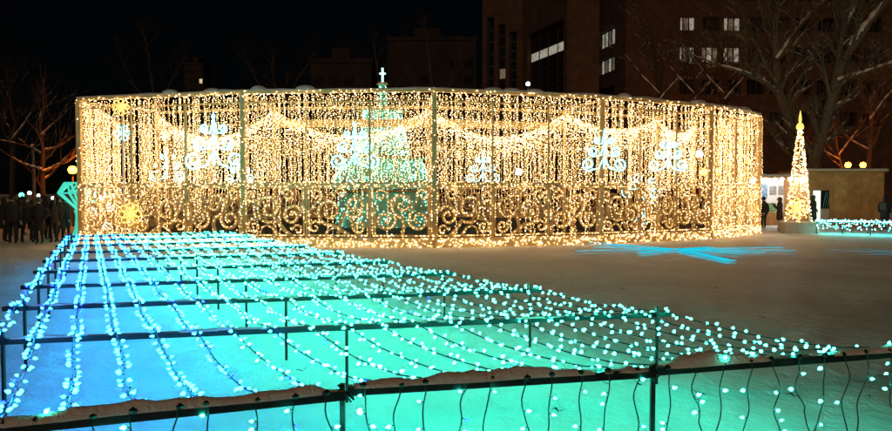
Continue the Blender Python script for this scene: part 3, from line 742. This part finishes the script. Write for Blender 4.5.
# hanging strings under the near rail
def hang(c, n0, join=None):
    pts = [c + Vector((0, -.034, .034))]; p = c + Vector((0, -.04, -.03)); pts.append(p.copy()); lean = U(-.008, .008)
    ph = U(0, 99); am = U(.02, .06); q0 = p.copy()
    while p.z > .10:
        zz = q0.z - p.z + .045
        p = Vector((q0.x + lean * zz * 12 + am * (noise.noise((ph, zz * 4.5, 0)) - noise.noise((ph, 0, 0))) * 1.6, q0.y + .02 * noise.noise((ph, zz * 5, 7)), q0.z - zz)); pts.append(p.copy())
        if join is not None and p.z < .34:
            a_ = p.copy(); pts += [a_.lerp(join, t) + Vector((0, 0, -.035 * math.sin(math.pi * t))) for t in (.35, .7, 1)]; break
    b = MB(); b.tube(pts, .0052, 5); b.build('cable', 'cable', net)
    for q in range(1, len(pts) - 1):
        if rnd() < .3:
            s = random.choice((-1, 1)); dr = Vector((s * U(.6, 1), U(-.4, .2), U(-.5, .3))).normalized(); allb.append((pts[q].lerp(pts[q + 1], rnd()), dr, 'bulb_teal' if rnd() < .96 else 'bulb_deep'))
for i, (p, q) in enumerate(NEAR):
    L = (q - p).length; k = int(L / .205); J = None
    for m in range(k):
        c = p.lerp(q, (m + .5 + U(-.15, .15)) / k); jn = None
        if i == 2 and m % 4 == 1: J = c + Vector((.10, -.05, U(-.56, -.48))); jn = J
        elif i == 2 and m % 4 == 2: jn = J
        hang(c, m, jn)
        b = MB()
        for _ in range(1): b.lathe([(.0, -.02), (.022, -.005), (.026, .008), (.0, .026)], c + Vector((U(-.02, .02), -.03, .03 + U(-.01, .01))), 6)
        b.build('clip', 'cable', net)
        if rnd() < .5: allb.append((c + Vector((0, U(-.03, .03), .05)), Vector((U(-1, 1), U(-.5, .5), .5)).normalized(), 'bulb_teal' if i or rnd() < .6 else 'bulb_blue'))
vis = []
for i, (c, d, kd) in enumerate(allb):
    w = CM.transposed() @ (c - CAM)
    if w.z < -.3:
        x = 446 + F * w.x / -w.z; y = 215.5 - F * w.y / -w.z
        if -5 < x < 897 and y < 436: vis.append((-w.z, i))
vis.sort(); NEARB = {i for _, i in vis[:300]}
rest = MB(); stems = MB(); bm_ = bulb_mesh(); order = ['bulb_teal', 'bulb_blue', 'bulb_deep']
lite = MB(); lite.lathe([(.007, .004), (.0138, .014), (.0075, .029), (.002, .038)], n=6)
for i, (c, d, kd) in enumerate(allb):
    st = .022; M = d.to_track_quat('Z', 'Y').to_matrix(); o = c + d * st
    if c.y < 12: stems.tube([c, o], .004, 3, cap=False)
    if i in NEARB:
        ob = put('bulb', BULB[kd], net, o, M.to_euler()); k = U(.68, 1.1); ob.scale = (k, k, k)
    else: rest.add([o + M @ Vector(v) * U(.85, 1.05) for v in lite.v], lite.f, order.index(kd))
tag(rest.build('bulbs', order, net, smooth=True), kind='stuff'); tag(stems.build('bulb_stems', 'cable', net), kind='stuff')

# ================================================================== FLOOR STAR: PROJECTED BLUE LIGHT DRAWN AS GLOWING STRIPS
def floor_star(c, rays, label, led='projection_glow'):
    root = thing('projected_light_star', label, 'projected light', (c.x, c.y, 0))
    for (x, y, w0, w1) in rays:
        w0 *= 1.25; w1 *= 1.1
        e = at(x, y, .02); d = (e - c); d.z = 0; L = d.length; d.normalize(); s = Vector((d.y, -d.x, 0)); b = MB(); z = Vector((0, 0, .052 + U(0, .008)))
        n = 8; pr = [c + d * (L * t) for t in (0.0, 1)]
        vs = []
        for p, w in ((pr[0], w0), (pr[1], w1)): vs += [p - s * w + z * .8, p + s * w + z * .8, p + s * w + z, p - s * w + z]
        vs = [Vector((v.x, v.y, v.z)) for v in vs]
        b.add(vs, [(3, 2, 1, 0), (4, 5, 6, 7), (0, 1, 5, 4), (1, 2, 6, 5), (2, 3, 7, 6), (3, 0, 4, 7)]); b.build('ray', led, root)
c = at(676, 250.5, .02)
floor_star(c, [(576, 252.5, .03, .05), (590, 243.5, .05, .08), (606, 246, .05, .1), (594, 248.5, .04, .07), (640, 255, .05, .10), (731, 262.5, .10, .14), (700, 256.5, .05, .03), (795, 252.3, .03, .05), (782, 248.8, .04, .06), (765, 254.2, .04, .07), (748, 251.5, .06, .1), (742, 255.8, .04, .07), (712, 248.5, .06, .1), (640, 250.4, .05, .12), (740, 249.5, .04, .08)], 'starburst of projected cyan blue light drawn as flat glowing strips on the snow before the pavilion')
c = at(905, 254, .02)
floor_star(c, [(824, 251.0, .02, .03), (860, 250, .03, .04), (950, 256, .03, .05), (870, 256, .02, .03)], 'second faint starburst of projected blue light drawn as glowing strips on the snow near the low light hedge', 'projection_glow_faint')

# ================================================================== CONE OF LIGHTS
def cone_tree():
    Y = 31.2; c = Vector((gx(798.5, Y)[0], Y, 0)); root = thing('cone_light_tree', 'slender cone wrapped in warm white bulbs on a concrete plinth', 'light tree', c)
    ang = -.25; M = Matrix.Rotation(ang, 3, 'Z')
    b = MB(); b.box((-.72, -.72, -.1), (.72, .72, .42)); b.box((-.78, -.78, .423), (.78, .78, .5)); o = b.build('plinth', 'concrete', root, loc=c); o.rotation_euler.z = ang
    zt = hz(131, Y); b = MB()
    for q in range(6):
        a = 2 * math.pi * q / 6; b.bar(c + Vector((.55 * math.cos(a), .55 * math.sin(a), .5)), c + Vector((.06 * math.cos(a), .06 * math.sin(a), zt)), .03, .03)
    for z, r in ((.9, .52), (1.8, .42), (2.7, .3), (3.6, .18)): b.tube([c + Vector((r * math.cos(t), r * math.sin(t), z)) for t in np.linspace(0, 2 * math.pi, 17)], .012, 4)
    b.build('frame', 'gold', root)
    P = []; bead_frustum(P, c, .52, zt, .54, .06, 78, (0, 2 * math.pi))
    beads('cone_lights', P, [U(.015, .026) for _ in P], ['bulb_warm_dim', 'bulb_warm', 'bulb_warm_hot'], mix3(len(P), (.35, .45, .2)), root)
    b = MB(); b.lathe([(.03, zt), (.15, zt + .08), (.17, zt + .2), (.12, zt + .32), (.05, zt + .38), (.07, zt + .5), (.045, zt + .75), (.01, zt + .95)], c, 12); b.build('finial', 'led_amber', root, smooth=True)
cone_tree()

# ================================================================== STALL AND HUT
def stall():
    Y = 37.; x0 = gx(752, Y)[0]; x1 = gx(806, Y)[0]; root = thing('info_stall', 'brightly lit white display stall with posters under a snowy roof edge', 'stall', ((x0 + x1) / 2, Y, 0))
    zt = hz(176, Y)
    b = MB(); b.box((x0, Y + 1.6, 0), (x1, Y + 1.68, zt - .1)); b.build('back_wall', 'white_board', root)
    for xx in (x0 - .06, x1): b = MB(); b.box((xx, Y + .2, 0), (xx + .06, Y + 1.69, zt - .1)); b.build('side_wall', 'white_board', root)
    b = MB(); b.box((x0 - .2, Y - .1, zt - .097), (x1 + .2, Y + 1.9, zt)); b.build('roof', 'plywood', root)
    m = MB(); vs = []; k = 24
    for q in range(k + 1):
        x = x0 - .22 + (x1 - x0 + .44) * q / k; h = .12 + .05 * noise.noise((x * 2, 0, 0))
        for (yy, z) in ((-.14, -.04 + .03 * noise.noise((x * 5, 1, 0))), (-.12, h * .7), (.2, h), (1.9, h)): vs.append((x, Y + yy, zt + .004 + z))
    m.add(vs, [(q * 4 + j, q * 4 + 4 + j, q * 4 + 5 + j, q * 4 + 1 + j) for q in range(k) for j in range(3)]); m.build('snow', 'snow_clump', root, smooth=True)
    for q in range(8):
        xx = x0 + (x1 - x0) * (q + .5) / 8; b = MB(); b.lathe([(.01, -.09), (.06, -.06), (.07, 0), (.03, .05)], (xx, Y + .05, zt - .17), 8); b.build('bulb', 'stall_light', root)
    b = MB(); b.box((x0, Y + .3, 0), (x1, Y + .8, .75)); b.build('counter', 'plywood_light', root)
    fx = lambda x: gx(x, Y + 1.6)[0]
    for xa, xb, ya, yb, m_ in ((756, 767, 184, 198, 'poster_blue'), (769, 776, 186, 195, 'poster_grey'), (778, 786, 186, 195, 'poster_grey'), (769, 776, 203, 212, 'poster_green'), (757, 766, 201, 212, 'poster_grey')):
        b = MB(); z1, z0 = hz(ya, Y + 1.6), hz(yb, Y + 1.6); b.box((fx(xa), Y + 1.57, z0), (fx(xb), Y + 1.597, z1)); b.build('poster', m_, root)
stall()
def hut():
    Y = 36.; root = thing('plywood_hut', 'plain brown plywood hut with a snowy roof and a lit doorway', 'hut', (gx(848, Y)[0], Y, 0))
    xs = [gx(x, Y)[0] for x in (808, 834, 847, 862, 884)]; zt = hz(172, Y)
    dx0, dx1, dz = gx(813, Y)[0], gx(830, Y)[0], hz(190, Y)
    for i, (a, b_) in enumerate(zip(xs, xs[1:])):
        m = MB()
        if i == 0:
            m.box((a, Y, 0), (dx0, Y + .06, zt)); m.box((dx1, Y, 0), (b_ - .012, Y + .06, zt)); m.box((dx0 + .001, Y, dz), (dx1 - .001, Y + .06, zt))
        else: m.box((a, Y + .004 * (i % 2), 0), (b_ - .012, Y + .06, zt))
        m.build('wall_panel', ('plywood', 'plywood_light')[i % 2], root)
    m = MB(); m.box((xs[-1] - .07, Y + .065, 0), (xs[-1], Y + 3, zt)); m.box((xs[0], Y + .065, 0), (xs[0] + .06, Y + 3, zt)); m.box((xs[0] + .061, Y + 2.94, 0), (xs[-1] - .071, Y + 3, zt)); m.build('side_wall', 'plywood', root)
    m = MB(); m.box((xs[0] - .1, Y - .12, zt + .003), (xs[-1] + .1, Y + 3.1, zt + .09)); m.build('roof', 'plywood', root)
    m = MB(); vs = []; k = 30
    for q in range(k + 1):
        x = xs[0] - .12 + (xs[-1] - xs[0] + .24) * q / k; h = .10 + .04 * noise.noise((x * 1.5, 5, 0))
        for (yy, z) in ((-.15, -.02), (-.13, h * .7), (.15, h), (3.1, h)): vs.append((x, Y + yy, zt + .096 + z))
    m.add(vs, [(q * 4 + j, q * 4 + 4 + j, q * 4 + 5 + j, q * 4 + 1 + j) for q in range(k) for j in range(3)]); m.build('snow', 'snow_clump', root, smooth=True)
    xm = dx0 + (dx1 - dx0) * .45
    m = MB(); m.box((dx0 + .02, Y + .02, .05), (xm, Y + .05, dz - .03)); m.build('door', 'door_light', root)
    m = MB(); m.box((xm + .03, Y + .03, 1.0), (dx1 - .03, Y + .05, dz - .03)); w = m.build('window', 'dark_glass', root)
    m = MB(); m.box((xm + .03, Y + .015, .05), (dx1 - .03, Y + .05, .97)); m.build('counter_panel', 'concrete', root)
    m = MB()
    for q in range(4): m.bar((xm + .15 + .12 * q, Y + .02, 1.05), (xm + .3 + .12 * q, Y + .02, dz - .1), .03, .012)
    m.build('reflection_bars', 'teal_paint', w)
    m = MB(); nx_ = gx(845, Y)[0]; m.box((nx_ - .2, Y - .012, hz(205, Y)), (nx_ + .2, Y - .003, hz(197, Y))); m.build('notice', 'plywood_light', root)
hut()

# low hedge of lights on the right
def hedge():
    root = thing('light_hedge', 'low frame thick with icy white and teal bulbs before the plywood hut', 'light hedge', (gx(862, 29)[0], 29, 0))
    a = Vector((gx(817, 30)[0], 30, 0)); b_ = Vector((gx(960, 27.5)[0], 27.5, 0)); d = (b_ - a).normalized(); n = Vector((-d.y, d.x, 0)); L = (b_ - a).length
    for off in (0, 1.6):
        m = MB(); m.bar(a + n * off + Vector((0, 0, .55)), b_ + n * off + Vector((0, 0, .55)), .05, .05); m.build('rail', 'rail', root)
        for q in range(6):
            c = a.lerp(b_, q / 5) + n * off; m = MB(); m.bar(c + Vector((0, 0, -.1)), c + Vector((0, 0, .52)), .03, .03); m.build('post', 'rail', root)
    m = MB(); P = []
    for q in range(26):
        c = a.lerp(b_, (q + .5) / 26); m.tube([c + Vector((0, 0, .58)), c + n * .8 + Vector((0, 0, .52)), c + n * 1.6 + Vector((0, 0, .58))], .008, 3)
        for k in range(16): t = rnd(); P.append(c + n * 1.6 * t + d * U(-.1, .1) + Vector((0, 0, .58 - .2 * t * (1 - t) + U(-.04, .06))))
        for k in range(5): P.append(c + d * U(-.1, .1) + Vector((0, U(-.04, .0), U(.2, .58))))
    tag(m.build('cable', 'cable', root), kind='stuff')
    beads('hedge_lights', [tuple(p) for p in P], [U(.022, .034) for _ in P], ['bulb_ice', 'bulb_teal', 'bulb_blue'], mix3(len(P), (.55, .33, .12)), root)
hedge()

# ================================================================== PEOPLE
def body_mesh(pose):
    """one skinned figure 1.70 m tall facing -Y"""
    V = []; E = []; Rr = []
    def v(p, r, par=None):
        V.append(p); Rr.append(r); i = len(V) - 1
        if par is not None: E.append((par, i))
        return i
    pel = v((0, 0, .93), (.15, .11)); sp = v((0, -.01, 1.12), (.14, .10), pel); ch = v((0, 0, 1.32), (.16, .11), sp); nk = v((0, 0, 1.46), (.055, .055), ch)
    ln = pose.get('nod', 0); hb = v((0, -.02 - ln * .3, 1.52), (.062, .07), nk); hm = v((0, -.03 - ln, 1.60), (.078, .095), hb); ht = v((0, -.02 - ln, 1.68), (.06, .07), hm)
    v((0, -.135 - ln, 1.585), (.012, .014), hm)
    for s in (-1, 1):
        st = pose.get('stride', 0) * s
        hip = v((.09 * s, 0, .88), (.095, .10), pel); kn = v((.095 * s, -.04 - st * .5, .49), (.062, .065), hip); an = v((.095 * s, .02 - st * .8, .09), (.042, .045), kn); v((.10 * s, -.13 - st * .8, .045), (.042, .032), an)
        sh = v((.185 * s, 0, 1.37), (.062, .065), ch)
        arm = pose.get('arm' + ('L' if s < 0 else 'R'), 'hang')
        if arm == 'hang': el = (.245 * s, .03, 1.09); wr = (.25 * s, -.04, .86); pm = (.25 * s, -.06, .79); fd = Vector((0, -.15, -1))
        elif arm == 'pocket': el = (.29 * s, .06, 1.11); wr = (.20 * s, -.10, .98); pm = (.16 * s, -.14, .94); fd = Vector((-.3 * s, -.4, -.8))
        else: el = (.24 * s, -.12, 1.14); wr = (.12 * s, -.30, 1.30); pm = (.09 * s, -.34, 1.36); fd = Vector((-.4 * s, -.2, .9))
        e = v(el, (.048, .05), sh); w = v(wr, (.032, .034), e); p = v(pm, (.036, .022), w); fd.normalize(); sd = Vector((.0, 1, 0)) if arm == 'hang' else Vector((1, 0, 0))
        for q in range(4):
            b0 = Vector(pm) + sd * (.028 * (q - 1.5)) + fd * .045; t = v(tuple(b0), (.010, .010), p); v(tuple(b0 + fd * (.04, .05, .046, .035)[q] + Vector((-.012 * s, 0, 0))), (.008, .008), t)
        t = v(tuple(Vector(wr).lerp(Vector(pm), .5) - sd * .045 + fd * .01), (.011, .011), p); v(tuple(Vector(pm) - sd * .055 + fd * .03), (.009, .009), t)
    me = bpy.data.meshes.new('person_src'); me.from_pydata(V, E, []); ob = bpy.data.objects.new('person_src', me); COL.objects.link(ob)
    sk = ob.modifiers.new('skin', 'SKIN'); sk.use_smooth_shade = True
    if not me.skin_vertices: me.attributes
    for i, r in enumerate(Rr): me.skin_vertices[0].data[i].radius = r; me.skin_vertices[0].data[i].use_root = (i == 0)
    ob.modifiers.new('sub', 'SUBSURF').levels = 1
    dg = bpy.context.evaluated_depsgraph_get(); out = bpy.data.meshes.new_from_object(ob.evaluated_get(dg)); out.name = 'body'
    bpy.data.objects.remove(ob); out.materials.clear()
    for m in ('trousers', 'skin', 'shoe'): out.materials.append(MATS[m])
    for f in out.polygons:
        c = f.center; f.material_index = 1 if c.z > 1.47 else 2 if c.z < .10 else 0
        if abs(c.x) > .2 and c.z < .85: f.material_index = 1
        f.use_smooth = True
    return out
def coat_mesh(pose, long, m):
    b = MB(); n = 18; vs = []; zb = .52 if long else .80
    prof = [(zb, .215, .17), (zb + .18, .205, .16), (1.02, .19, .145), (1.2, .195, .145), (1.34, .215, .14), (1.42, .17, .115), (1.47, .09, .085), (1.53, .085, .085)]
    for z, rx, ry in prof:
        for j in range(n):
            t = 2 * math.pi * j / n; k = 1 + .03 * math.sin(5 * t + z * 9); vs.append((rx * k * math.cos(t), ry * k * math.sin(t) - .005, z))
    b.add(vs, [(i * n + j, i * n + (j + 1) % n, (i + 1) * n + (j + 1) % n, (i + 1) * n + j) for i in range(len(prof) - 1) for j in range(n)])
    for s in (-1, 1):
        arm = pose.get('arm' + ('L' if s < 0 else 'R'), 'hang')
        if arm == 'hang': pts = [(.17 * s, 0, 1.38), (.235 * s, .01, 1.22), (.25 * s, .03, 1.09), (.255 * s, -.035, .87)]
        elif arm == 'pocket': pts = [(.17 * s, 0, 1.38), (.25 * s, .03, 1.24), (.295 * s, .06, 1.11), (.19 * s, -.11, .97)]
        else: pts = [(.17 * s, 0, 1.38), (.23 * s, -.06, 1.24), (.245 * s, -.12, 1.13), (.13 * s, -.29, 1.29)]
        b.tube(pts, [.085, .08, .072, .058], 10)
    return b.mesh('coat', m, True)
def head_mesh(kind):
    b = MB(); n = 14; vs = []
    rings = [(1.515, .085, .09), (1.56, .098, .118), (1.62, .102, .125), (1.67, .092, .11), (1.71, .06, .07), (1.725, .012, .014)] if kind == 'hair' else [(1.585, .104, .125), (1.62, .108, .128), (1.67, .10, .117), (1.72, .072, .082), (1.745, .03, .03)]
    for z, rx, ry in rings:
        for j in range(n):
            t = 2 * math.pi * j / n; y = math.sin(t) * ry
            if kind == 'hair' and z < 1.63: y = max(y, -.045)      # open at the face
            vs.append((rx * math.cos(t), y - .015, z))
    b.add(vs, [(i * n + j, i * n + (j + 1) % n, (i + 1) * n + (j + 1) % n, (i + 1) * n + j) for i in range(len(rings) - 1) for j in range(n)] + [tuple((len(rings) - 1) * n + j for j in range(n))])
    if kind == 'hat': b.lathe([(.01, 1.735), (.03, 1.75), (.035, 1.775), (.01, 1.80)], (0, -.01, 0), 8)
    return b
POSES = [dict(armL='hang', armR='hang', stride=.05), dict(armL='pocket', armR='pocket', stride=.02), dict(armL='hang', armR='raise', nod=.01), dict(armL='raise', armR='raise', nod=.04), dict(armL='hang', armR='hang', stride=.2)]
BODY = [body_mesh(p) for p in POSES]; CO = {}
HEADM = {('hair', 'hair'): head_mesh('hair').mesh('hair', 'hair', True)}
for c_ in ('coat_black', 'coat_grey', 'coat_navy'): HEADM[('hat', c_)] = head_mesh('hat').mesh('hat', c_, True)
def person(X, Yp, rz, h, pose, coat, long, head, label, group=None, bag=None):
    root = thing('person', label, 'person', (X, Yp, -.0), group); root.rotation_euler.z = rz; s = h / 1.72; root.scale = (s, s, s)
    def ch(name, me):
        o = bpy.data.objects.new(name, me); COL.objects.link(o); o.parent = root; return o
    ch('body', BODY[pose])
    key = (pose, long, coat)
    if key not in CO: CO[key] = coat_mesh(POSES[pose], long, coat)
    ch('coat', CO[key]); ch(head[0], HEADM[head])
    if bag:
        b = MB(); b.box((-.15, .15, 1.0), (.15, .28, 1.38)); b.bar((-.11, .16, 1.36), (-.11, -.16, 1.34), .03, .015); b.bar((.11, .16, 1.36), (.11, -.16, 1.34), .03, .015)
        bm = bmesh.new(); me = b.mesh('backpack', bag); bm.from_mesh(me); bmesh.ops.bevel(bm, geom=bm.edges[:12], offset=.03, segments=2, affect='EDGES'); bm.to_mesh(me); bm.free(); ch('backpack', me)
crowd = [
 (4, 30.5, 2.6, 1.74, 1, 'coat_black', 1, ('hair', 'hair'), None, 'person in a long black coat, hands in pockets, at the outer edge of the crowd'),
 (12, 29.5, .4, 1.78, 0, 'coat_black', 0, ('hat', 'coat_black'), None, 'person in a short black jacket and black bobble hat in the crowd'),
 (19, 31.5, 3.4, 1.66, 3, 'coat_navy', 1, ('hair', 'hair'), None, 'person in a long navy coat raising both hands to the face in the crowd'),
 (26, 30, 1.2, 1.72, 4, 'coat_black', 0, ('hair', 'hair'), 'coat_grey', 'person in a black jacket walking with a grey backpack'),
 (32, 31, 2.9, 1.6, 2, 'coat_grey', 1, ('hair', 'hair'), None, 'person in a long grey coat lifting one hand by the plain pole'),
 (39, 29.2, .1, 1.70, 1, 'coat_black', 1, ('hat', 'coat_grey'), None, 'person in a long black coat and grey bobble hat by the plain pole'),
 (47, 31.8, 3.1, 1.75, 0, 'coat_navy', 0, ('hair', 'hair'), None, 'person in a short navy jacket with arms hanging in the crowd'),
 (53, 30, 4.2, 1.63, 2, 'coat_black', 0, ('hair', 'hair'), None, 'person in a short black jacket lifting one hand in the crowd'),
 (59, 31, 1.0, 1.72, 1, 'coat_brown', 1, ('hair', 'hair'), None, 'person in a long brown coat, hands in pockets, near the teal gem'),
 (65, 32.5, 2.4, 1.68, 4, 'coat_navy', 1, ('hat', 'coat_navy'), None, 'person in a long navy coat and navy hat walking near the teal gem'),
 (8, 35, .8, 1.7, 0, 'coat_grey', 0, ('hair', 'hair'), None, 'person in a short grey jacket at the back of the crowd'),
 (22, 36, 2.0, 1.7, 1, 'coat_brown', 0, ('hat', 'coat_black'), None, 'person in a short brown jacket and black hat at the back of the crowd'),
 (43, 36, 5.0, 1.75, 1, 'coat_black', 1, ('hair', 'hair'), 'coat_navy', 'person in a long black coat with a navy backpack at the back of the crowd'),
 (56, 37, .3, 1.7, 3, 'coat_grey', 1, ('hat', 'coat_navy'), None, 'person in a long grey coat and navy hat raising both hands'),
]
for x, Yp, rz, h, po, co, lg, hd, bag, lab in crowd:
    Yp = 24.2 + (Yp - 29.2) * .75
    person(gx(x, Yp)[0], Yp, rz, h, po, co, lg, hd, lab, 'visitors in the crowd', bag)
person(gx(758.5, 33.2)[0], 33.2, 2.6, 1.72, 0, 'coat_black', 1, ('hair', 'hair'), 'person in a long black coat between the pavilion corner and the lit stall')
person(gx(764, 34)[0], 34, 3.4, 1.62, 2, 'coat_black', 0, ('hat', 'coat_black'), 'person in a short black jacket and hat facing the stall posters')
person(gx(780, 33.5)[0], 33.5, 4.2, 1.64, 3, 'coat_brown', 1, ('hair', 'hair'), 'person in a brown coat with raised hands beside the cone of lights')
person(gx(813, 33)[0], 33, 1.4, 1.74, 1, 'coat_black', 1, ('hair', 'hair'), 'person in a long black coat before the hut doorway')
person(gx(885, 33.5)[0], 33.5, 2.2, 1.7, 4, 'coat_black', 1, ('hair', 'hair'), 'person in a long black coat walking past the end of the hut', None, 'coat_grey')

# ================================================================== DRY LEAVES ON THE SNOW
for x, y in ((81, 377), (130, 390), (126, 389), (606, 385), (640, 386), (702, 395), (790, 397), (868, 398), (700, 402), (763, 318), (621, 290), (716, 289), (300, 372), (420, 405), (555, 412)):
    p = at(x, y, 0); k = U(.03, .055); a = U(0, 6); b = MB(); vs = []
    for i in range(5):
        t = i / 4; w = math.sin(math.pi * (t * .9 + .05)) * .4
        for s in (-1, 0, 1): vs.append(Vector(((t - .5) * 2 * k, s * w * k * (1 + .3 * U(-1, 1)), .012 + abs(s) * .5 * k * w + .012 * math.sin(t * 5 + a))))
    M = Matrix.Rotation(a, 3, 'Z'); b.add([M @ q for q in vs], [(i * 3 + j, i * 3 + 3 + j, i * 3 + 4 + j, i * 3 + 1 + j) for i in range(4) for j in range(2)])
    b.tube([M @ Vector((k, 0, .015)), M @ Vector((k * 1.9, .01, .03))], .003, 4)
    o = b.build('fallen_leaf', 'leaf_dry', loc=(p.x, p.y, .005))
    lab, grp = ('small curled dark dry leaf on the blue-lit snow under the light net', 'leaves on the blue-lit snow') if x < 250 else ('small curled dark dry leaf on the open brownish snow beyond the light net', 'leaves on the open snow') if y < 330 else ('small curled dark dry leaf on the teal-lit snow by the hanging strings', 'leaves on the teal-lit snow')
    tag(o, lab, 'leaf', grp)
